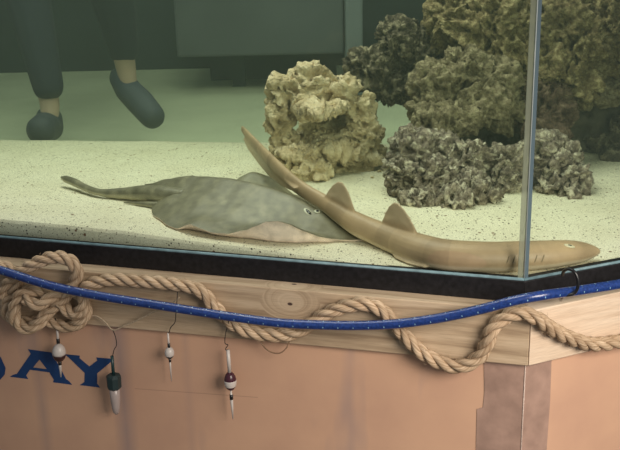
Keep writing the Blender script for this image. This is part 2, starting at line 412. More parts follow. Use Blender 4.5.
def flat(pl, pts, th, name, m, parent, holes=None):
    # thin slab of given outline standing on plane pl
    front = [p + pl.n * th for p in pts]; n = len(pts)
    vs = list(pts) + front; fs = [tuple(range(n, 2 * n))] + [(i, (i + 1) % n, n + (i + 1) % n, n + i) for i in range(n)]
    return from_py(name, vs, fs, m, parent, smooth=False)
plo = PL.off(-.018); pro = PR.off(-.018); Pki = meet(plo, pro)
pl_start = PL.a - PL.t * .45
prism('side_panel', [pl_start, Pk, Pki, plo.a - plo.t * .45], -.72, -.10, m_pan, stand)
prism('side_panel', [Pk + PR.t * .0008, Pk + PR.t * .50, Pki + PR.t * .50, Pki + PR.t * .0008], -.72, -.10, m_pan, stand)
backp = [pl_start - PL.n * .02, Pki - PL.n * .01, Pk + PR.t * .50 - PR.n * .03, Vector((BRp.x - .05, BRp.y - .06, 0)), Vector((BLp.x + .05, BLp.y - .06, 0))]
prism('carcass', backp, -.72, -.04, simple('dark_carcass', (.10, .07, .05), .8), stand)
# translucent brown packing tape over the corner joint
m_tape = simple('packing_tape', (.36, .235, .185), .30, scale=30, noise_amt=.18, bump=.4)
tl = PL.off(.0006); trp = PR.off(.0006); tk = meet(tl, trp)
def at_k(pt, z): return Vector((pt.x, pt.y, z))
zt_, zb_ = -.1385, -.40
flat(tl, [tl.at(484, 361), tl.at(484.5, 392), tl.at(483, 407), tl.at(477, 409), tl.at(476, 452), tl.at(475, 475), at_k(tk, tl.at(475, 475).z), at_k(tk, tl.at(484, 361).z)], .0006, 'tape_strip', m_tape, stand)
flat(trp, [at_k(tk, trp.at(551, 356).z), at_k(tk, trp.at(545, 470).z), trp.at(545, 470), trp.at(548, 428), trp.at(550, 400), trp.at(551.5, 356)], .0006, 'tape_strip', m_tape, stand)
tube('corner_seam_line', [at_k(tk, -.139) + PL.n * .0008, at_k(tk, -.45) + PL.n * .0008], .0012, simple('seam_tape', (.50, .38, .32), .3, bump=.5, scale=200), stand, 6)
# lettering
m_blue = simple('blue_paint', (.013, .048, .150), .45, scale=60, noise_amt=.1)
TX = PL.off(.0004)
def letter(outer, holes=()):
    bm = bmesh.new(); es = []
    for loop in [outer] + list(holes):
        vv = [bm.verts.new(TX.at(*p)) for p in loop]
        for i in range(len(vv)): es.append(bm.edges.new((vv[i], vv[(i + 1) % len(vv)])))
    bmesh.ops.triangle_fill(bm, use_beauty=True, edges=es, normal=TX.n)
    r = bmesh.ops.extrude_face_region(bm, geom=bm.faces[:]); 
    bmesh.ops.translate(bm, vec=TX.n * .0006, verts=[e for e in r['geom'] if isinstance(e, bmesh.types.BMVert)])
    bmesh.ops.recalc_face_normals(bm, faces=bm.faces)
    me = bpy.data.meshes.new('letter'); bm.to_mesh(me); bm.free(); return link('letter', me, m_blue, stand, smooth=False)
letter([(28.2, 349.2), (50, 352.2), (51.5, 352.6), (53, 355), (66.3, 379.3), (69, 381), (72, 384.6), (53.3, 382.2), (54, 379.6), (49.5, 372.2), (30, 369.6), (26.2, 375.4), (28.2, 378.9), (10, 376.6), (13.5, 374.6), (17, 373.8), (31, 353.6)],
       [[(39.6, 359.4), (33.2, 367.4), (47.2, 369.2)]])
letter([(64, 354), (79.8, 355.6), (79.6, 358.2), (89.4, 366.4), (97.4, 360.4), (96.4, 357.4), (113.2, 358.9), (111.5, 361.4), (97.2, 373.4), (97.2, 383.6), (99.9, 387.4), (79.9, 385), (84.6, 381.8), (84.8, 372.8), (68.5, 357)])
letter([(-40, 342), (-18, 344.5), (-8, 348), (1, 357.5), (5.6, 368), (4.6, 374.6), (0, 380), (-8, 380), (-20, 378), (-42, 375), (-38, 372), (-36, 346)], [[(-27, 350), (-27, 372), (-18, 373), (-11, 371), (-9, 364), (-12, 355), (-19, 351)]])

# ------------------------------------------------------------------ rope
def rope_mat(name, c0, c1, c2):
    m, N, L, b = mat(name); b.inputs['Roughness'].default_value = .85; b.inputs['Specular IOR Level'].default_value = .15
    uv = N.new('ShaderNodeUVMap'); sx = N.new('ShaderNodeSeparateXYZ'); L.new(uv.outputs[0], sx.inputs[0])
    a = math_node(N, L, 'ADD', math_node(N, L, 'MULTIPLY', sx.outputs[1], 14.0), math_node(N, L, 'MULTIPLY', sx.outputs[0], 230.0))
    cx = N.new('ShaderNodeCombineXYZ'); L.new(a, cx.inputs[0]); L.new(math_node(N, L, 'MULTIPLY', sx.outputs[0], 25.0), cx.inputs[1])
    nz = N.new('ShaderNodeTexNoise'); nz.inputs['Scale'].default_value = 1; nz.inputs['Detail'].default_value = 3; L.new(cx.outputs[0], nz.inputs['Vector'])
    r = ramp(N, [(.3, c0), (.5, c1), (.68, c2)]); L.new(nz.outputs['Fac'], r.inputs['Fac'])
    tc = N.new('ShaderNodeTexCoord'); n2 = N.new('ShaderNodeTexNoise'); n2.inputs['Scale'].default_value = 18; L.new(tc.outputs['Object'], n2.inputs['Vector'])
    r2 = ramp(N, [(.35, (.80, .78, .76)), (.65, (1.05, 1.05, 1.05))]); L.new(n2.outputs['Fac'], r2.inputs['Fac'])
    L.new(mixc(N, L, 1.0, r.outputs['Color'], r2.outputs['Color'], 'MULTIPLY'), b.inputs['Base Color'])
    bp = N.new('ShaderNodeBump'); bp.inputs['Strength'].default_value = .7; bp.inputs['Distance'].default_value = .0012; L.new(nz.outputs['Fac'], bp.inputs['Height']); L.new(bp.outputs['Normal'], b.inputs['Normal'])
    return m
m_rope = rope_mat('manila_rope', (.30, .20, .12), (.50, .365, .24), (.66, .51, .36))
def facept(px, py, off):
    """point at distance off in front of the wood boards, rounding the corner"""
    a = WL.off(off).at(px, py); c = WR.off(off).at(px, py)
    return a if a.y <= c.y or px < 500 else c
def facept(px, py, off):
    a = WL.off(off).at(px, py); c = WR.off(off).at(px, py)
    k = sstep(524, 548, px)
    return a.lerp(c, k)
def make_rope(name, pts, R=.0118, pitch=.078, m=m_rope, phase=0.0):
    path = resample(catmull([facept(*p) for p in pts], 12), .0022)
    fr = frames(path); vs = []; fs = []; uvs = []
    sr = R * .52; hr = R * .56
    for s in range(3):
        sp = []
        for i, p in enumerate(path):
            a = phase + 2 * math.pi * (s / 3 + i * .0022 / pitch); t, n, b_ = fr[i]
            sp.append(p + (n * math.cos(a) + b_ * math.sin(a)) * hr)
        tube_geo(sp, sr, 10, vs, fs, uvs, u0=s * .37)
    # stray fibres
    for _ in range(int(len(path) * .9)):
        i = random.randrange(2, len(path) - 2); t, n, b_ = fr[i]; a = random.uniform(0, 6.28)
        d = n * math.cos(a) + b_ * math.sin(a); s0 = path[i] + d * R * .95
        s1 = s0 + d * random.uniform(.001, .004) + t * random.uniform(-.006, .006); s2 = s1 + d * random.uniform(-.002, .004) + t * random.uniform(-.006, .006)
        tube_geo([s0, s1, s2], .00022, 3, vs, fs, uvs)
    o = with_uv(name, vs, fs, uvs, m); return o
r1 = make_rope('manila_rope', [(2, 296, .012), (9, 281, .014), (20, 273, .022), (36, 263, .026), (54, 257, .024), (69, 260, .024), (77, 271, .024), (72, 285, .020), (62, 300, .016),
    (48, 312, .020), (40, 322, .030), (30, 328, .034), (19, 325, .034), (14, 312, .034), (20, 296, .030), (34, 290, .020), (52, 296, .014), (66, 309, .014), (76, 314, .016), (84, 304, .018), (84, 290, .016), (94, 283, .014),
    (115, 279.5, .013), (140, 281, .013), (165, 283, .013), (188, 286, .013), (203, 293, .013), (213, 305, .013), (228, 320, .013), (245, 330, .013), (268, 335, .013), (290, 334, .013), (308, 326, .013), (326, 314, .013),
    (347, 306, .013), (366, 304, .013), (380, 309, .013), (393, 322, .013), (408, 339, .013), (424, 354, .014), (444, 364, .014), (462, 366, .015), (478, 358, .015), (487, 344, .015),
    (493, 328, .015), (506, 317, .014), (521, 313, .014), (536, 318, .013), (552, 329, .013), (570, 338, .013), (590, 344, .013), (610, 343, .013), (640, 337, .013), (690, 322, .013)])
tag(r1, 'thick twisted tan rope looped in a knot and swagged along the wooden boards', 'rope')
r2 = make_rope('manila_rope', [(-400, 200, .013), (-250, 245, .013), (-130, 254, .013), (-60, 262, .013), (-20, 262, .013), (4, 266, .013), (17, 276, .012), (14, 292, .012), (6, 304, .013), (10, 318, .014), (26, 322, .012), (44, 320, .012), (62, 326, .014), (76, 325, .014), (86, 314, .014), (83, 298, .013), (70, 291, .012), (54, 296, .026), (38, 305, .040), (24, 298, .036)], R=.0108, phase=1.0)
tag(r2, 'second tan rope entering from the side behind the knot at the DAY lettering', 'rope')

# blue cord with pale ticks
m_cord, N, L, b = mat('blue_cord'); b.inputs['Roughness'].default_value = .28; b.inputs['Coat Weight'].default_value = .3
uv = N.new('ShaderNodeUVMap'); sx = N.new('ShaderNodeSeparateXYZ'); L.new(uv.outputs[0], sx.inputs[0])
fu = math_node(N, L, 'FRACT', math_node(N, L, 'MULTIPLY', sx.outputs[0], 1 / .0262))
tk1 = math_node(N, L, 'LESS_THAN', fu, .05); fv = math_node(N, L, 'FRACT', math_node(N, L, 'MULTIPLY', sx.outputs[1], 4.0)); tk2 = math_node(N, L, 'LESS_THAN', fv, .22)
fl = math_node(N, L, 'MULTIPLY', tk1, tk2)
ck = N.new('ShaderNodeTexNoise'); ck.inputs['Scale'].default_value = 260; tc = N.new('ShaderNodeTexCoord'); L.new(tc.outputs['Object'], ck.inputs['Vector'])
cr = ramp(N, [(.35, (.007, .025, .125)), (.7, (.018, .052, .23))]); L.new(ck.outputs['Fac'], cr.inputs['Fac'])
L.new(mixc(N, L, fl, cr.outputs['Color'], (.30, .50, .62)), b.inputs['Base Color'])
bp = N.new('ShaderNodeBump'); bp.inputs['Strength'].default_value = .25; bp.inputs['Distance'].default_value = .001; L.new(ck.outputs['Fac'], bp.inputs['Height']); L.new(bp.outputs['Normal'], b.inputs['Normal'])
cp = [(-420, 150, .052), (-240, 204, .052), (-120, 238, .052), (-40, 259, .052), (0, 270, .052), (50, 285.5, .052), (100, 296, .050), (150, 304, .046), (200, 312, .044), (240, 318, .042), (280, 323, .040), (320, 325, .038), (360, 325.5, .038), (400, 323.5, .038), (440, 318, .038), (480, 309.5, .038), (515, 300.5, .036), (545, 295, .030), (575, 291, .026), (620, 284, .026), (680, 272, .026)]
cordpath = resample(catmull([facept(*p) for p in cp], 12), .004)
bc = tube('blue_cord', cordpath, .0080, m_cord, seg=20)
tag(bc, 'smooth blue cord with pale tick marks stretched in front of the tan rope', 'cord')
# black hook holding the cord
m_black = simple('black_plastic', (.008, .008, .009), .3)
hk = [(562.5, 275, .004), (564, 271, .012), (568.5, 269, .024), (574, 271.5, .034), (577.5, 278, .040), (578, 286, .042), (575, 292.5, .040), (569.5, 295, .036), (564.5, 295.5, .030), (561.5, 298, .020), (561, 300, .008)]
h = tube('cord_hook', resample(catmull([facept(*p) for p in hk], 8), .0015), .0027, m_black, seg=10)
tag(h, 'curved black hook holding the blue cord against the rim', 'hook')
# thin twine
m_twine = simple('pale_twine', (.42, .33, .23), .8, scale=300, noise_amt=.3)
tw = tube('twine', resample(catmull([facept(*p) for p in [(56, 305, .03), (63, 311, .022), (68, 317, .02), (76, 320, .016), (86, 317, .014), (96, 316, .012), (105, 322, .012), (113, 330, .012), (124, 326, .012), (140, 319, .013), (156, 311, .016), (172, 303, .02), (180, 297, .02)]], 8), .002), .0014, m_twine, seg=6)
tag(tw, 'thin pale twine tied from the knot to the swag with a float hanging from it', 'twine')
lo = tube('twine', resample(catmull([facept(*p) for p in [(262, 337, .006), (261.5, 342, .010), (265, 348, .012), (272, 352.5, .013), (280, 353, .013), (286, 348.5, .012), (289, 342, .010), (288.5, 337, .006)]], 8), .002), .0012, simple('brown_twine', (.23, .14, .08), .8, scale=300, noise_amt=.3), seg=6)
tag(lo, 'small brown loop of twine drooping under the middle of the rope', 'twine')
kn = WL.at(113, 331)

# fishing floats
m_white = simple('white_paint', (.56, .51, .47), .35, noise_amt=.05)
m_blk = simple('black_paint', (.012, .011, .012), .3)
m_brown = simple('dark_brown_paint', (.055, .022, .018), .3)
m_purple = simple('purple_brown_paint', (.050, .012, .022), .28)
m_clear = simple('milky_tube', (.36, .30, .28), .3, noise_amt=.08)
m_green = simple('dark_green_plastic', (.012, .040, .042), .35)
m_green8 = simple('dark_teal_cap', (.014, .032, .034), .5)
m_thread = simple('black_thread', (.01, .01, .01), .8)
S = 1 / 590.0
def at_float(px, py, off=.016): return facept(px, py, off)
def ball_prof(d0, d1, r0, R, part=(0, 1)):
    o = []; c = (d0 + d1) / 2; h = (d1 - d0) / 2
    for i in range(13):
        t = part[0] + (part[1] - part[0]) * i / 12; a = math.pi * t
        o.append((c - h * math.cos(a), max(r0, R * math.sin(a))))
    return o
def float_base(name, top_px, bot_px, off=.016):
    a = at_float(*top_px, off); b_ = at_float(*bot_px, off); return a, (b_ - a)
FD = 'fishing floats hanging under the rope'
# 1: white and brown ball float
def ball_float(top, bot, label, spec, off, thread):
    root = tag(empty('fishing_float'), label, 'fishing float', FD)
    a, ax = float_base('f', top, bot, off); Ltot = ax.length; ax = ax.normalized()
    for name, prof, mm in spec:
        lo_ = lathe(name, [(d * Ltot, r * S) for d, r in prof], a, ax, mm, root, 8 if name == 'cap' else 20)
        if name in ('band', 'collar'):
            lo_.parent = [c for c in root.children if c.name.split('.')[0] in ('stem', 'ball')][-1]
        if name == 'cap':
            for p_ in lo_.data.polygons: p_.use_smooth = False
    tube('thread', resample(catmull([at_float(x, y, o) for x, y, o in thread], 6), .001), .0008, m_thread, root, 6)
    return root
def ball(d0, d1, R, part): return [(d, r) for d, r in ball_prof(d0, d1, 0.8, R, part)]
ball_float((57, 327), (61, 377), 'white topped brown bottomed ball float beneath the rope knot', [
    ('stem', [(0, 1.3), (.32, 1.4)], m_white), ('band', [(.23, 1.9), (.32, 1.9)], m_blk),
    ('ball', ball(.33, .69, 7.6, (0, .55)), m_white), ('ball', ball(.33, .69, 7.6, (.55, 1)), m_brown),
    ('collar', [(.68, 2.0), (.75, 2.0)], m_blk), ('spike', [(.74, 1.7), (.8, 1.6), (1, .6)], m_white)], .016, [(55, 318, .012), (56, 322, .016), (57, 328, .016)])
ball_float((168, 333), (171.5, 381), 'small white ball float with a thin spike, below the straight rope run', [
    ('stem', [(0, 1.0), (.3, 1.1)], m_white), ('band', [(.21, 1.5), (.31, 1.5)], m_blk),
    ('ball', ball(.29, .53, 5.2, (0, .66)), m_white), ('ball', ball(.29, .53, 5.2, (.66, 1)), m_blk),
    ('collar', [(.52, 1.6), (.60, 1.3)], m_blk), ('spike', [(.59, 1.0), (.7, .9), (1, .5)], m_white)], .014,
    [(177.5, 292, .026), (177, 300, .028), (176, 312, .024), (175, 322, .016), (171, 327, .014), (169.5, 331, .014), (168.3, 334, .014)])
ball_float((228, 350), (233, 419), 'purple ball float with a white waist band and long white stick', [
    ('stem', [(0, 1.9), (.32, 2.0)], m_white),
    ('ball', ball(.31, .58, 6.6, (0, .5)), m_purple), ('ball', ball(.31, .58, 6.75, (.46, .68)), m_white), ('ball', ball(.31, .58, 6.6, (.66, 1)), m_purple),
    ('collar', [(.64, 1.9), (.71, 1.9)], m_blk), ('spike', [(.57, .8), (.71, 1.7), (.8, 1.5), (1, .5)], m_white)], .014,
    [(229, 318, .026), (228, 325, .022), (225.5, 334, .014), (225, 343, .014), (228, 345, .014), (225.5, 349, .014), (228.5, 352, .014)])
ball_float((112, 356), (116.5, 414), 'green capped milky tube float hanging from the pale twine', [
    ('stem', [(0, 1.8), (.35, 1.8)], m_green), ('cap', [(.31, 5.4), (.33, 7.8), (.36, 8.2), (.53, 8.0), (.56, 6.0)], m_green8),
    ('tube', [(.52, 5.9), (.72, 5.6), (.88, 4.7), (.96, 3.6), (1, 1.6)], m_clear)], .014,
    [(113, 330.5, .012), (115.5, 337, .013), (116.5, 345, .014), (114, 350, .014), (112.5, 357, .014)])

# ------------------------------------------------------------------ rocks
def rock_mat(name, dark, midc, light, scale=22, speck=None):
    m, N, L, b = mat(name); b.inputs['Roughness'].default_value = .92; b.inputs['Specular IOR Level'].default_value = .15
    tc = N.new('ShaderNodeTexCoord'); n1 = N.new('ShaderNodeTexNoise'); n1.inputs['Scale'].default_value = scale; n1.inputs['Detail'].default_value = 7; n1.inputs['Roughness'].default_value = .7
    L.new(tc.outputs['Object'], n1.inputs['Vector'])
    r = ramp(N, [(.34, dark), (.50, midc), (.66, light)]); L.new(n1.outputs['Fac'], r.inputs['Fac']); col = r.outputs['Color']
    if speck:
        n3 = N.new('ShaderNodeTexNoise'); n3.inputs['Scale'].default_value = 60; n3.inputs['Detail'].default_value = 4; L.new(tc.outputs['Object'], n3.inputs['Vector'])
        r3 = ramp(N, [(.52, (0, 0, 0)), (.66, (1, 1, 1))]); L.new(n3.outputs['Fac'], r3.inputs['Fac']); col = mixc(N, L, r3.outputs['Color'], col, speck)
    L.new(col, b.inputs['Base Color'])
    n2 = N.new('ShaderNodeTexNoise'); n2.inputs['Scale'].default_value = 170; n2.inputs['Detail'].default_value = 5; L.new(tc.outputs['Object'], n2.inputs['Vector'])
    bp = N.new('ShaderNodeBump'); bp.inputs['Strength'].default_value = 1.0; bp.inputs['Distance'].default_value = .009; L.new(n2.outputs['Fac'], bp.inputs['Height']); L.new(bp.outputs['Normal'], b.inputs['Normal'])
    return m
def make_rock(name, blobs, m, seed=0, amp=.012, pit=.014, pscale=26.0, voxel=.0038, sink=None, depth=.8, carve=None, fine=1.0):
    """blobs: (px, py, Y, rx_px, ry_px[, depth factor])"""
    bm = bmesh.new()
    for bl in blobs:
        px, py, Y, rx, ry = bl[:5]; dk = bl[5] if len(bl) > 5 else depth
        c = atY(px, py, Y); k = Y / FPX; 
        g = bmesh.ops.create_icosphere(bm, subdivisions=3, radius=1.0)
        for v in g['verts']: v.co = c + Vector((v.co.x * rx * k, v.co.y * (rx + ry) * .5 * k * dk, v.co.z * ry * k))
    me = bpy.data.meshes.new('t'); bm.to_mesh(me); bm.free(); o = link('t', me)
    md = o.modifiers.new('r', 'REMESH'); md.mode = 'VOXEL'; md.voxel_size = voxel
    cut = None
    if carve:
        px, py, Y, rx, ry, rd = carve; c = atY(px, py, Y); k = Y / FPX; cb = bmesh.new()
        g = bmesh.ops.create_icosphere(cb, subdivisions=3, radius=1.0)
        for v in g['verts']: v.co = c + Vector((v.co.x * rx * k, v.co.y * rd, v.co.z * ry * k + v.co.x * .006))
        cm = bpy.data.meshes.new('c'); cb.to_mesh(cm); cb.free(); cut = link('c', cm)
        md = o.modifiers.new('b', 'BOOLEAN'); md.operation = 'DIFFERENCE'; md.object = cut; md.solver = 'EXACT'
        md = o.modifiers.new('r2', 'REMESH'); md.mode = 'VOXEL'; md.voxel_size = voxel
    o = baked(o, name); me = o.data
    if cut: bpy.data.objects.remove(cut)
    off = Vector((seed * 3.7, seed * 1.9, seed * 5.1))
    me.update(); nr = [v.normal.copy() for v in me.vertices]
    for v, n in zip(me.vertices, nr):
        p = v.co + off
        wp = p + nvec(p * 14) * .025 + nvec(p * 48) * .007
        d = amp * (.9 + 1.5 * noise.noise(p * 11)) + amp * 1.0 * noise.noise(wp * 30)
        msk = sstep(-.30, .15, noise.noise(p * 9 + Vector((5, 5, 5))))
        f1 = noise.voronoi(wp * pscale)[0]; d -= pit * 2.1 * sstep(.50, .20, f1[0]) * (.30 + .70 * msk)
        f2 = noise.voronoi(wp * pscale * 2.1)[0]; d -= pit * 1.5 * sstep(.44, .22, f2[0])
        f3 = noise.voronoi(wp * pscale * 4.6)[0]; d -= fine * pit * .75 * sstep(.46, .2, f3[0])
        d += fine * (amp * .75 * noise.noise(wp * 70) + amp * .5 * noise.noise(p * 140))
        v.co += n * d
    if sink is not None:
        for v in me.vertices:
            z = sand_z(v.co.x, v.co.y) - .012
            if v.co.z < z: v.co.z = z
    me.update()
    for pl in me.polygons: pl.use_smooth = True
    me.materials.append(m); return o
m_r_yellow = rock_mat('yellow_rock', (.40, .30, .17), (.68, .54, .35), (.86, .73, .52))
m_r_grey = rock_mat('dark_grey_rock', (.045, .036, .026), (.115, .095, .066), (.24, .20, .135), 60, (.34, .29, .20))
m_r_front = rock_mat('speckled_rock', (.075, .058, .048), (.23, .185, .145), (.44, .37, .28), 70, (.66, .59, .46))
m_r_olive = rock_mat('olive_rock', (.09, .072, .042), (.24, .195, .12), (.44, .38, .24), 60)
m_r_ochre = rock_mat('ochre_rock', (.10, .07, .035), (.24, .185, .095), (.48, .40, .22), 60)
m_r_brown = rock_mat('brown_rock', (.06, .04, .028), (.12, .08, .055), (.22, .16, .11), 50)
# pale arch rock with a hollow
Y1 = 2.16
tag(make_rock('rock', [(287, 92, Y1, 19, 16), (279, 118, Y1, 13, 23), (285, 144, Y1, 16, 19), (315, 82, Y1, 20, 16), (340, 92, Y1, 20, 17), (314, 101, Y1 + .02, 24, 9, 2.0), (360, 112, Y1, 17, 20), (366, 138, Y1, 17, 20), (360, 137, Y1, 17, 16),
    (300, 160, Y1 - .05, 24, 17), (312, 172, Y1 - .08, 18, 11), (338, 152, Y1 - .02, 26, 13), (320, 144, Y1 + .01, 30, 8, 2.0), (345, 165, Y1, 28, 12), (326, 128, Y1 + .155, 30, 16, .4), (322, 99, Y1 + .06, 28, 8, 4.6), (370, 152, Y1, 14, 12), (316, 70, Y1, 7, 7), (279, 82, Y1 - .02, 8, 7)],
    m_r_yellow, 1, .010, .013, 27, .0034, sink=True, carve=(327, 124, Y1 - .04, 22, 12.5, .155), fine=.75), 'pale yellow porous rock with a hollow through its middle, behind the stingray', 'rock')
tag(make_rock('rock', [(368, 68, 2.26, 26, 21), (398, 44, 2.27, 22, 24), (392, 82, 2.28, 24, 22), (412, 92, 2.3, 18, 15), (420, 55, 2.27, 16, 22), (434, 80, 2.26, 18, 20)], m_r_grey, 2, .009, .012, 34, .0037),
    'dark grey pitted rock overhanging beside the pale yellow rock', 'rock')
tag(make_rock('rock', [(412, 160, 1.97, 21, 24), (403, 180, 1.93, 14, 22), (440, 150, 1.99, 24, 17), (435, 182, 1.92, 26, 24), (470, 162, 1.97, 26, 20), (470, 188, 1.90, 22, 16), (500, 162, 1.97, 22, 16), (507, 178, 1.95, 20, 17), (424, 199, 1.87, 24, 13), (452, 200, 1.86, 24, 12), (480, 196, 1.87, 22, 12), (410, 150, 1.97, 20, 20)],
    m_r_front, 3, .010, .013, 32, .0034, sink=True), 'large speckled grey rock on the sand left of the glass corner', 'rock')
tag(make_rock('rock', [(545, 155, 1.99, 22, 20), (565, 165, 1.97, 20, 20), (578, 180, 1.93, 13, 20), (540, 170, 1.98, 26, 16), (575, 200, 1.90, 12, 10), (556, 185, 1.94, 20, 10)], m_r_front, 4, .009, .012, 32, .0034, sink=True),
    'speckled grey rock on the sand right of the glass corner', 'rock')
tag(make_rock('rock', [(440, 85, 2.12, 26, 26), (432, 108, 2.1, 22, 20), (462, 76, 2.13, 30, 28), (475, 105, 2.1, 34, 24), (450, 120, 2.06, 34, 18), (492, 88, 2.14, 26, 28), (500, 112, 2.12, 24, 18)], m_r_olive, 5, .013, .013, 24, .004),
    'olive brown boulder stacked on the speckled rock left of the glass corner', 'rock')
tag(make_rock('rock', [(470, 32, 2.22, 28, 24), (500, 20, 2.22, 34, 30), (510, 50, 2.2, 24, 26), (505, 75, 2.2, 24, 22), (450, 14, 2.25, 24, 26), (440, 40, 2.28, 20, 24), (525, 35, 2.22, 20, 40)], m_r_ochre, 6, .014, .013, 24, .0042),
    'yellowish rock at the top of the pile left of the glass corner', 'rock')
tag(make_rock('rock', [(560, 20, 2.2, 34, 34), (585, 45, 2.18, 28, 26), (550, 60, 2.18, 26, 26), (575, 78, 2.16, 22, 22), (545, 88, 2.17, 20, 20), (612, 20, 2.22, 34, 44), (605, 62, 2.22, 20, 22)], m_r_ochre, 7, .014, .013, 24, .0042),
    'ochre rock at the top of the pile right of the glass corner', 'rock')
tag(make_rock('rock', [(545, 100, 2.15, 26, 24), (528, 112, 2.16, 24, 20), (556, 118, 2.12, 20, 20), (520, 90, 2.2, 20, 22), (545, 135, 2.08, 24, 14)], m_r_brown, 8, .012, .012, 26, .004),
    'reddish brown rock in the middle of the pile beside the glass corner', 'rock')
tag(make_rock('rock', [(600, 92, 2.2, 32, 11), (640, 88, 2.2, 34, 14), (584, 96, 2.2, 18, 9), (630, 60, 2.28, 26, 22)], m_r_olive, 9, .008, .008, 24, .006),
    'flat ledge rock jutting from the pile on the right', 'rock')
tag(make_rock('rock', [(600, 142, 2.27, 16, 9), (588, 140, 2.3, 14, 8), (618, 150, 2.24, 12, 20), (612, 160, 2.2, 12, 10), (622, 128, 2.25, 12, 12)], m_r_grey, 10, .006, .006, 24, .0055, sink=True),
    'low grey rock on the sand under the flat ledge rock', 'rock')
tag(make_rock('rock', [(600, 118, 2.33, 60, 44, .35), (520, 110, 2.33, 60, 50, .35), (640, 130, 2.3, 30, 46, .6), (560, 145, 2.3, 60, 16, .5), (470, 135, 2.33, 50, 26, .4)], simple('dark_slab_rock', (.085, .075, .055), .95, scale=30, noise_amt=.5, bump=.8), 11, .010, .010, 22, .008, sink=True),  # dark brown tone with random mottling
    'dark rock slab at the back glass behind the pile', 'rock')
for (px, py, r) in ((379, 172, 2.6), (386, 169, 2), (372, 178, 2)):
    c = atS(px, py); g = make_rock('pebble', [(px, py - 1, c.y, r, r * .6, 1)], m_r_yellow, px, .0008, .0005, 60, .0012)
    tag(g, 'small pale pebble on the sand at the foot of the pale yellow rock', 'pebble', 'pebbles by the pale yellow rock')

# ------------------------------------------------------------------ animals
def set_col(me, fn, name='col'):
    ca = me.color_attributes.new(name=name, type='FLOAT_COLOR', domain='POINT')
    for i, v in enumerate(me.vertices): ca.data[i].color = tuple(fn(v)) + (1,)
def skin_mat(name, rough=.45, sc=60, amt=.10, spots=None):
    m, N, L, b = mat(name); b.inputs['Roughness'].default_value = rough
    at = N.new('ShaderNodeAttribute'); at.attribute_name = 'col'
    tc = N.new('ShaderNodeTexCoord'); n1 = N.new('ShaderNodeTexNoise'); n1.inputs['Scale'].default_value = sc; n1.inputs['Detail'].default_value = 5; L.new(tc.outputs['Object'], n1.inputs['Vector'])
    r = ramp(N, [(.3, (1 - amt,) * 3), (.7, (1 + amt,) * 3)]); L.new(n1.outputs['Fac'], r.inputs['Fac'])
    L.new(mixc(N, L, 1.0, at.outputs['Color'], r.outputs['Color'], 'MULTIPLY'), b.inputs['Base Color'])
    n2 = N.new('ShaderNodeTexNoise'); n2.inputs['Scale'].default_value = 300; L.new(tc.outputs['Object'], n2.inputs['Vector'])
    bp = N.new('ShaderNodeBump'); bp.inputs['Strength'].default_value = .2; bp.inputs['Distance'].default_value = .001; L.new(n2.outputs['Fac'], bp.inputs['Height']); L.new(bp.outputs['Normal'], b.inputs['Normal'])
    return m
# --- stingray
A0 = atS(146, 197); A1 = atS(364, 241.5)
ax = (A1 - A0); ax.z = 0; AL = ax.length; ax.normalize(); pn = Vector((ax.y, -ax.x, 0))   # pn towards the camera
near_px = [(148, 206, 0), (156, 219, 0), (168, 227.5, 0), (177, 231, .001), (191, 235, .017), (203, 237.5, .012), (211, 239, .009), (228, 241, .010), (245, 243, .020), (258, 244.5, .032), (267, 245, .040), (279, 245.5, .042), (290, 245.5, .036), (302, 245, .024), (319, 244, .010), (338, 242.5, .002), (362, 241, 0)]
nt = []; lift = []
for px, py, l in near_px:
    q = atS(px, py) - A0; nt.append((q.dot(ax) / AL, q.dot(pn))); lift.append((q.dot(ax) / AL, l))
nt[-1] = (1.0, .0005); nt.insert(0, (0, .012)); 
if nt[1][0] < .0: nt[1] = (.02, nt[1][1])
nt.sort(); lift.sort()
print('RAY', AL, [(round(a, 2), round(b_, 3)) for a, b_ in nt])
far = [(0, .012), (.03, .03), (.1, .075), (.2, .115), (.35, .15), (.5, .155), (.65, .14), (.8, .10), (.92, .045), (1, .0005)]
flift = [(0, 0), (.15, .0), (.24, .010), (.33, .040), (.41, .034), (.52, .002), (.8, 0), (1, 0)]
hprof = [(0, .030), (.12, .046), (.25, .060), (.4, .068), (.55, .066), (.7, .056), (.82, .040), (.92, .020), (1, .004)]
def ray_pt(t, v, top):
    w_ = lerp_tab(nt, t) if v > 0 else lerp_tab(far, t)
    av = abs(v); base = A0 + ax * (t * AL) + pn * (v * w_)
    l = (lerp_tab(lift, t) if v > 0 else lerp_tab(flift, t))
    z0 = sand_z(base.x, base.y) + .001
    if top:
        h = lerp_tab(hprof, t); core = max(0, 1 - av ** 1.25)
        ridge = .006 * math.exp(-(v / .16) ** 2) * sstep(0, .2, t) * sstep(1, .7, t)
        z = z0 + .003 + (h - .006) * core ** 1.15 + ridge + l * sstep(.60, 1, av) * (1.0)
        z += .0012 * noise.noise(Vector((base.x * 30, base.y * 30, 2))) * (1 - av)
    else:
        z = z0 + l * sstep(.82, 1, av) if v > 0 else z0 + l * sstep(.6, 1, av)
        if av > .995: z = z + .003
    return Vector((base.x, base.y, z))
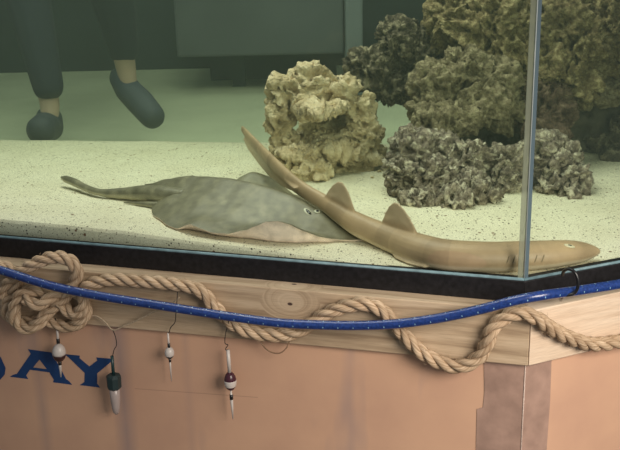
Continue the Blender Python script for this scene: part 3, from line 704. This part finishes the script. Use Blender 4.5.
def build_ray():
    NT, NV = 120, 64; vs = []; fs = []; idx = {}; top = []
    def g(i, j, tp):
        if j in (0, NV): tp = 2
        k = (i, j, tp)
        if k not in idx:
            t = i / NT; v = math.sin((j / NV - .5) * math.pi)
            idx[k] = len(vs); vs.append(ray_pt(t, v, tp != 0)); top.append(tp)
        return idx[k]
    for i in range(NT):
        for j in range(NV):
            fs.append((g(i, j, 1), g(i + 1, j, 1), g(i + 1, j + 1, 1), g(i, j + 1, 1)))
            fs.append((g(i, j, 0), g(i, j + 1, 0), g(i + 1, j + 1, 0), g(i + 1, j, 0)))
    for i in (0, NT):
        fs.append([g(i, j, 1) for j in range(NV + 1)] + [g(i, j, 0) for j in range(NV - 1, 0, -1)])
    # tail: thick, tapering club, joined at the disc
    tb_ = [atZ(185, 196, .048), atZ(165, 195, .044), atZ(150, 193.5, .040), atZ(130, 193.5, .033), atZ(112, 193.5, .030), atZ(98, 192, .030), atZ(86, 188, .031), atZ(75, 182.5, .034), atZ(66, 179, .036), atZ(61.5, 177.5, .036)]
    rads = [(0, .014), (.15, .019), (.3, .0175), (.45, .0125), (.6, .0075), (.75, .0078), (.85, .0088), (.95, .008), (1, .003)]
    path = resample(catmull(tb_, 8), .004); n0 = len(vs)
    tube_geo(path, lambda t: lerp_tab(rads, t), 14, vs, fs); top += [3] * (len(vs) - n0)
    # pelvic fin / clasper lying beside the tail
    n0 = len(vs); path = resample(catmull([atS(176, 206, .008), atS(155, 205, .007), atS(138, 203.5, .005), atS(124, 202.5, .003)], 8), .004)
    tube_geo(path, lambda t: lerp_tab([(0, .010), (.4, .007), (1, .0015)], t), 10, vs, fs); top += [3] * (len(vs) - n0)
    o = from_py('stingray', vs, [tuple(f) for f in fs]); me = o.data
    TOPC = Vector((.175, .158, .105)); UND = Vector((.98, .80, .70))
    def colf(v):
        i = v.index; tp = top[i] if i < len(top) else 1; p = v.co
        if tp == 0: return UND * .98
        if tp == 2: return UND * .9
        q = p + nvec(p * 18) * .02
        s = noise.voronoi(q * 30)[0][0]; m_ = sstep(.50, .15, s) * .34 + .22 * noise.noise(q * 55)
        c = TOPC * (1 + m_ + .15 * noise.noise(p * 9))
        if tp == 3 and v.normal.z < -.1: c = Vector((.42, .38, .26))
        return c
    set_col(me, colf); me.materials.append(skin_mat('ray_skin', amt=.2)); return o
rayo = build_ray()
tag(rayo, 'grey olive stingray with a curled pinkish fin edge resting on the sand', 'stingray')
# --- shark
spine = [(242.5, 129, .115, 3.6), (249, 137, .112, 5.2), (262, 152, .103, 7.0), (276, 167, .094, 8.2), (292, 182, .084, 8.4), (308, 193.4, .074, 8.2), (324, 203, .062, 8.8), (340, 214, .048, 10.2), (358, 225, .034, 12.2), (376, 233, .024, 13.0), (396, 241, .020, 14.5), (418, 249, .019, 16.0), (442, 255, .019, 16.6), (468, 257, .019, 16.6), (495, 257.5, .0185, 16.4), (520, 256.5, .018, 16.2), (545, 255, .017, 15.4), (568, 252.8, .015, 13.6), (582, 251.6, .013, 11.0), (592, 251, .012, 7.4), (598.5, 250.8, .011, 3.4)]
spath = []; 
for px, py, z, r in spine:
    p = atZ(px, py, z); k = (p - CAM).dot(FW) / FPX; spath.append((p, r * k))
P_ = catmull([Vector(p) for p, r in spath], 8); Rr_ = catmull([Vector((r, 0, 0)) for p, r in spath], 8)
def build_shark():
    vs = []; fs = []; seg = 20; n = len(P_)
    for i, p in enumerate(P_):
        t = (P_[min(i + 1, n - 1)] - P_[max(i - 1, 0)]).normalized(); side = t.cross(Vector((0, 0, 1))).normalized(); up = side.cross(t)
        r = Rr_[i].x; s = i / (n - 1)
        ww = r * lerp_tab([(0, .45), (.2, .55), (.4, .9), (.6, 1.1), (.85, 1.2), (1, 1.3)], s); hh = r * lerp_tab([(0, 1.05), (.4, 1.0), (.6, .96), (.88, .90), (1, .8)], s)
        for k in range(seg):
            a = 2 * math.pi * k / seg; cx, cy = math.cos(a), math.sin(a)
            if cy < 0: cy *= .92
            vs.append(p + side * (math.copysign(abs(cx) ** .9, cx) * ww) + up * (cy * hh))
    for i in range(n - 1):
        for k in range(seg):
            k2 = (k + 1) % seg; fs.append((i * seg + k, i * seg + k2, (i + 1) * seg + k2, (i + 1) * seg + k))
    fs.append(tuple(range(seg))[::-1]); fs.append(tuple((n - 1) * seg + k for k in range(seg)))
    def fin(pts, th_base, th_tip, nb, nrm):
        """pts: closed outline of world points; first nb points lie in the body (thick)"""
        base = len(vs); c = sum(pts, Vector()) / len(pts); m_ = len(pts)
        for sgn in (1, -1):
            for i_, p in enumerate(pts): vs.append(p + nrm * sgn * (th_base if i_ < nb else th_tip))
            vs.append(c + nrm * sgn * (th_base * .8))
        c0 = base + m_; c1 = base + 2 * m_ + 1; o2 = m_ + 1
        for i_ in range(m_):
            j = (i_ + 1) % m_
            fs.append((base + i_, base + j, c0)); fs.append((base + o2 + j, base + o2 + i_, c1)); fs.append((base + i_, base + o2 + i_, base + o2 + j, base + j))
    def spine_at(px):
        best = min(range(n), key=lambda i: abs(310 + (P_[i] - CAM).dot(RT) * FPX / (P_[i] - CAM).dot(FW) - px)); return P_[best]
    def dorsal(pxs, nb):
        pts = []
        cx = sum(p[0] for p in pxs) / len(pxs); q = spine_at(cx); i = min(range(n), key=lambda i: (P_[i] - q).length)
        t = (P_[min(i + 2, n - 1)] - P_[max(0, i - 2)]).normalized(); nrm = t.cross(Vector((0, 0, 1))).normalized()
        for px, py in pxs:
            d = ray(px, py); k = (q - CAM).dot(nrm) / d.dot(nrm); pts.append(CAM + d * k)
        fin(pts, .0045, .0015, nb, nrm)
    dorsal([(355, 216), (338, 208), (325, 198), (328, 191), (333, 184.5), (338, 181.2), (342, 181.6), (346, 187), (350, 196), (354, 207.5)], 3)
    dorsal([(417, 236), (400, 232), (383, 222), (385, 214), (389, 206), (394, 202.3), (398, 203), (404, 209), (410, 218), (415, 228)], 3)
    # lower tail lobe
    dorsal([(248, 140), (262, 156), (280, 174), (296, 188), (290, 190), (280, 185), (268, 175), (258, 163), (248, 149), (243, 138)], 4)
    # paired fins lying out on the sand (near side seen as a pale sliver)
    def paired(pxs, nb):
        fin([atZ(px, py, z) for px, py, z in pxs], .0035, .0012, nb, Vector((0, 0, 1)))
    paired([(404, 250, .012), (440, 262, .012), (438, 266.5, .004), (424, 267.5, .003), (408, 264, .002), (394, 257.5, .003), (391, 252, .006)], 2)
    paired([(475, 264, .010), (505, 268, .010), (498, 272, .001), (484, 272.5, -.001), (473, 269, .001)], 2)
    o = from_py('shark_tmp', vs, fs)
    md = o.modifiers.new('r', 'REMESH'); md.mode = 'VOXEL'; md.voxel_size = .0021
    md = o.modifiers.new('s', 'SMOOTH'); md.factor = .5; md.iterations = 4
    o = baked(o, 'bamboo_shark'); me = o.data
    pts = [p for p in P_]
    TOPC = Vector((.43, .30, .175)); BEL = Vector((.66, .53, .36))
    L_ = [0]
    for a, b_ in zip(pts, pts[1:]): L_.append(L_[-1] + (b_ - a).length)
    def colf(v):
        p = v.co; i = min(range(0, n, 2), key=lambda i: (pts[i] - p).length_squared); s = L_[i] / L_[-1]
        band = .5 + .5 * math.sin(s * 2 * math.pi * 8.5 + .8 * noise.noise(p * 12)); c = TOPC * (1 - .17 * sstep(.55, .95, band))
        c = c * (1 + .12 * noise.noise(p * 25))
        under = sstep(-.15, -.6, v.normal.z) if i > n * .2 else 0
        dz = p.z - pts[i].z
        c = c.lerp(Vector((.52, .39, .25)), sstep(1.15, 1.7, (p - pts[i]).length / Rr_[i].x))  # fins paler: light passing through them is put into the colour
        c = c.lerp(BEL, max(under, .5 * sstep(-.004, -.014, dz)))
        return c
    set_col(me, colf); me.materials.append(skin_mat('shark_skin', .5, 45, .08)); return o
shark = build_shark()
tag(shark, 'slender tan shark with two rounded dorsal fins lying across the stingray', 'shark')
# eyes placed on the skin where the animals carry them
def bvh_of(o):
    me = o.data; return BVHTree.FromPolygons([v.co for v in me.vertices], [p.vertices for p in me.polygons])
def on_skin(bv, px, py):
    d = ray(px, py).normalized(); h_, n_, _, _ = bv.ray_cast(CAM, d, 10); return h_, n_
def skin_disc(name, bv, px, py, rx, ry, ang, h, m, parent, k=None):
    """domed oval lying on the skin"""
    c, n_ = on_skin(bv, px, py)
    if c is None: print('MISS', name); return None
    s = (c - CAM).dot(FW) / FPX
    ca, sa = math.cos(ang), math.sin(ang)
    e1 = (RT * ca + UP * sa); e1 = (e1 - n_ * e1.dot(n_)).normalized(); e2 = n_.cross(e1)
    vs = []; fs = []; R_ = 6; S_ = 20
    vs.append(c + n_ * h)
    for r in range(1, R_ + 1):
        a = r / R_ * math.pi / 2
        for k_ in range(S_):
            b_ = 2 * math.pi * k_ / S_; vs.append(c + e1 * (rx * s * math.sin(a) * math.cos(b_)) + e2 * (ry * s * math.sin(a) * math.sin(b_)) + n_ * (h * math.cos(a) - .0006 * (r == R_)))
    for k_ in range(S_): fs.append((0, 1 + k_, 1 + (k_ + 1) % S_))
    for r in range(R_ - 1):
        for k_ in range(S_):
            a = 1 + r * S_; fs.append((a + k_, a + S_ + k_, a + S_ + (k_ + 1) % S_, a + (k_ + 1) % S_))
    fs.append(tuple(1 + (R_ - 1) * S_ + k_ for k_ in range(S_)))
    return from_py(name, vs, fs, m, parent)
m_eyew = simple('pale_eye_ring', (.50, .48, .36), .3); m_eyeb = simple('black_pupil', (.004, .004, .004), .1)
m_eyes = simple('shark_eye_ring', (.62, .56, .38), .3, noise_amt=.3, scale=400)
bv = bvh_of(rayo)
ey = skin_disc('eye', bv, 317, 211.5, 3.4, 3.0, -.5, .0022, m_eyew, rayo); skin_disc('pupil', bv, 317.3, 211.6, 1.9, 1.8, -.5, .0036, m_eyeb, ey)
spi = skin_disc('spiracle', bv, 307.5, 211.5, 5.4, 2.9, -1.05, .0012, m_eyew, rayo); skin_disc('spiracle_opening', bv, 308.3, 211.9, 4.6, 1.7, -1.05, .0022, m_eyeb, spi)
bv2 = bvh_of(shark)
ey = skin_disc('eye', bv2, 569.5, 246, 6.0, 2.6, -.02, .0022, m_eyes, shark); skin_disc('pupil', bv2, 569.5, 246.2, 3.2, 1.3, 0, .0032, simple('shark_pupil', (.12, .11, .07), .1), ey)
for px in (508, 514, 536, 543):
    skin_disc('gill_slit', bv2, px, 259.5 - (px - 507) * .03, 4.2, .6, 1.25, .0008, simple('gill', (.20, .15, .08), .6), shark)

# ------------------------------------------------------------------ person standing behind the tank
def skin_body(name, verts, edges, m, parent=None, sub=2):
    me = bpy.data.meshes.new(name); me.from_pydata([v[0] for v in verts], edges, []); me.update()
    o = bpy.data.objects.new(name, me); C.objects.link(o)
    md = o.modifiers.new('skin', 'SKIN'); md.use_smooth_shade = True
    sv = me.skin_vertices[0].data
    for i, v in enumerate(verts):
        r = v[1]; sv[i].radius = r if isinstance(r, tuple) else (r, r)
    sv[0].use_root = True
    sb = o.modifiers.new('sub', 'SUBSURF'); sb.levels = sub; sb.render_levels = sub
    return baked(o, name, m, parent)
FZ = -.15; YP = 3.12
aL = atY(50, 103, YP); aR = atY(125, 63, YP - .02)     # ankles
tL = atY(43, 129, YP - .14); tR = atY(148, 113, YP - .10)
pel = Vector(((aL.x + aR.x) / 2 - .02, YP + .12, FZ + .97))
hipL = pel + Vector((-.10, 0, -.05)); hipR = pel + Vector((.10, 0, -.05))
kL = atY(38, 20, YP + .06); kL = Vector((aL.x - .05, YP + .05, FZ + .50)); kR = Vector((aR.x - .01, YP - .10, FZ + .54))
m_skin = simple('skin', (.40, .28, .20), .5, scale=30); m_navy = simple('navy_cloth', (.014, .020, .030), .9, scale=80, bump=.3)
m_shoe = simple('dark_shoe', (.030, .040, .055), .7, scale=90, bump=.3); m_jkt = simple('charcoal_jacket', (.03, .035, .04), .9, scale=80)
root = tag(empty('person'), 'person in dark trousers and dark shoes standing behind the tank', 'person')
neck = pel + Vector((0, .01, .50)); head = neck + Vector((0, -.01, .17))
shL = neck + Vector((-.19, 0, -.07)); shR = neck + Vector((.19, 0, -.07)); elL = shL + Vector((-.04, .03, -.30)); elR = shR + Vector((.04, .03, -.30)); wrL = elL + Vector((.0, -.08, -.25)); wrR = elR + Vector((0, -.08, -.25))
def v3(a): return (a.x, a.y, a.z)
heelL = Vector((aL.x, aL.y + .02, FZ + .05)); 
V = [(v3(pel), (.14, .10)), (v3(hipL), .085), (v3(kL), .055), (v3(aL), .036), (v3(hipR), .085), (v3(kR), .055), (v3(aR), .036),
     (v3(pel + Vector((0, 0, .25))), (.13, .09)), (v3(neck + Vector((0, 0, -.08))), (.13, .08)), (v3(neck), .052), (v3(head), (.05, .05)), (v3(head + Vector((0, 0, .05))), (.05, .05)),
     (v3(shL), .05), (v3(elL), .038), (v3(wrL), .026), (v3(shR), .05), (v3(elR), .038), (v3(wrR), .026),
     (v3(wrL + Vector((0, -.02, -.07))), (.034, .016)), (v3(wrR + Vector((0, -.02, -.07))), (.034, .016)),
     (v3(aL + Vector((0, -.03, -.08))), .028), (v3(tL), .024), (v3(atY(130, 92, YP - .03)), .028), (v3(tR), .022)]
E = [(0, 1), (1, 2), (2, 3), (0, 4), (4, 5), (5, 6), (0, 7), (7, 8), (8, 9), (9, 10), (10, 11), (8, 12), (12, 13), (13, 14), (8, 15), (15, 16), (16, 17), (14, 18), (17, 19), (3, 20), (20, 21), (6, 22), (22, 23)]
for base_i, wr in ((18, wrL), (19, wrR)):
    for k in range(5):
        sx_ = (-1 if base_i == 18 else 1)
        if k < 4:
            dx = (k - 1.5) * .017; ln = (.055, .068, .072, .062)[k]
            q0 = wr + Vector((dx, -.03, -.10)); q1 = wr + Vector((dx, -.045, -.10 - ln * .55)); q2 = wr + Vector((dx, -.03, -.10 - ln))
        else:
            q0 = wr + Vector((-sx_ * .035, -.03, -.05)); q1 = wr + Vector((-sx_ * .05, -.045, -.08)); q2 = wr + Vector((-sx_ * .052, -.05, -.105))
        i0 = len(V); V += [(v3(q0), .009), (v3(q1), .0085), (v3(q2), .007)]; E += [(base_i, i0), (i0, i0 + 1), (i0 + 1, i0 + 2)]
body = skin_body('body', V, E, m_skin, root)
hemL = aL + (kL - aL) * .02 ; hemR = aR + (kR - aR) * .05
def blob_mesh(name, chains, m, parent, voxel=.008, smooth=6):
    bm = bmesh.new()
    for ch in chains:
        for (p, a), (q, b_) in zip(ch, ch[1:]):
            n_ = max(4, int((q - p).length / .02))
            for k in range(n_ + 1):
                t = k / n_; c = p.lerp(q, t); r = a + (b_ - a) * t
                g = bmesh.ops.create_icosphere(bm, subdivisions=2, radius=r); bmesh.ops.translate(bm, vec=c, verts=g['verts'])
    me = bpy.data.meshes.new('t'); bm.to_mesh(me); bm.free(); o = link('t', me)
    md = o.modifiers.new('r', 'REMESH'); md.mode = 'VOXEL'; md.voxel_size = voxel
    md = o.modifiers.new('s', 'SMOOTH'); md.factor = .5; md.iterations = smooth
    return baked(o, name, m, parent)
Z = lambda x, y, z: Vector((x, y, z))
def cut_below(o, z):
    for v in o.data.vertices:
        if v.co.z < z: v.co.z = z
tr_ = blob_mesh('trousers', [[(pel + Z(-.06, 0, .06), .11), (hipL + Z(.01, 0, 0), .105), (kL, .076), (hemL + Z(0, 0, .05), .053)], [(pel + Z(.06, 0, .06), .11), (hipR + Z(-.01, 0, 0), .105), (kR, .076), (hemR + Z(0, 0, .035), .053)], [(pel + Z(-.07, 0, .08), .105), (pel + Z(.07, 0, .08), .105)], [(pel + Z(0, 0, .05), .11), (pel + Z(0, 0, -.09), .085)]], m_navy, root)
blob_mesh('jacket', [[(pel + Z(-.07, 0, .10), .115), (neck + Z(-.09, 0, -.16), .105), (shL + Z(.03, 0, 0), .07), (shL, .065), (elL, .052), (wrL + Z(0, 0, .03), .040)],
    [(pel + Z(.07, 0, .10), .115), (neck + Z(.09, 0, -.16), .105), (shR + Z(-.03, 0, 0), .07), (shR, .065), (elR, .052), (wrR + Z(0, 0, .03), .040)],
    [(pel + Z(0, 0, .08), .12), (neck + Z(0, 0, -.15), .11), (neck + Z(0, 0, -.02), .068)], [(neck + Z(-.05, 0, -.07), .075), (neck + Z(.05, 0, -.07), .075)], [(shL, .06), (neck + Z(0, 0, -.05), .06), (shR, .06)]], m_jkt, root)
hd = head + Z(0, 0, .02)
blob_mesh('face', [[(hd + Z(0, .015, .045), .086), (hd + Z(0, -.012, -.02), .070), (hd + Z(0, -.03, -.065), .042)], [(hd + Z(0, -.075, .02), .012), (hd + Z(0, -.098, -.012), .014)], [(hd + Z(-.084, .01, .02), .014), (hd + Z(-.084, .01, -.012), .011)], [(hd + Z(.084, .01, .02), .014), (hd + Z(.084, .01, -.012), .011)]], m_skin, root, .005, 3)
blob_mesh('mouth', [[(hd + Z(-.018, -.066, -.050), .006), (hd + Z(.018, -.066, -.050), .006)]], simple('lips', (.35, .13, .10), .5), root, .002, 1)
blob_mesh('hair', [[(hd + Z(0, .03, .075), .084), (hd + Z(0, .055, .0), .070), (hd + Z(0, .06, -.05), .05)], [(hd + Z(0, -.02, .095), .062), (hd + Z(0, .02, .085), .08)]], simple('dark_hair', (.03, .02, .015), .7), root, .006, 3)
for sx_ in (-1, 1): blob_mesh('eye', [[(hd + Z(sx_ * .030, -.072, .022), .010), (hd + Z(sx_ * .031, -.072, .022), .010)]], m_eyeb, root, .002, 1)
def shoe(pts, floor_z=None):
    bm = bmesh.new()
    for (p, a), (q, b_) in zip(pts, pts[1:]):
        for k in range(9):
            t = k / 8; c = p.lerp(q, t); r = a + (b_ - a) * t
            g = bmesh.ops.create_icosphere(bm, subdivisions=2, radius=r); bmesh.ops.translate(bm, vec=c, verts=g['verts'])
    me = bpy.data.meshes.new('t'); bm.to_mesh(me); bm.free(); o = link('t', me)
    md = o.modifiers.new('r', 'REMESH'); md.mode = 'VOXEL'; md.voxel_size = .007
    md = o.modifiers.new('s', 'SMOOTH'); md.factor = .5; md.iterations = 4
    o = baked(o, 'shoe', m_shoe, root)
    for v in o.data.vertices:
        if v.co.z < FZ + .002: v.co.z = FZ + .002
    return o
shoe([(atY(49, 119, YP), .046), (atY(50, 128, YP + .01), .046), (atY(45, 127, YP - .08), .050), (atY(41, 130, YP - .16), .048)])
shoe([(atY(122, 78, YP), .043), (atY(128, 90, YP - .02), .044), (atY(140, 102, YP - .06), .047), (atY(152, 116, YP - .12), .043)])
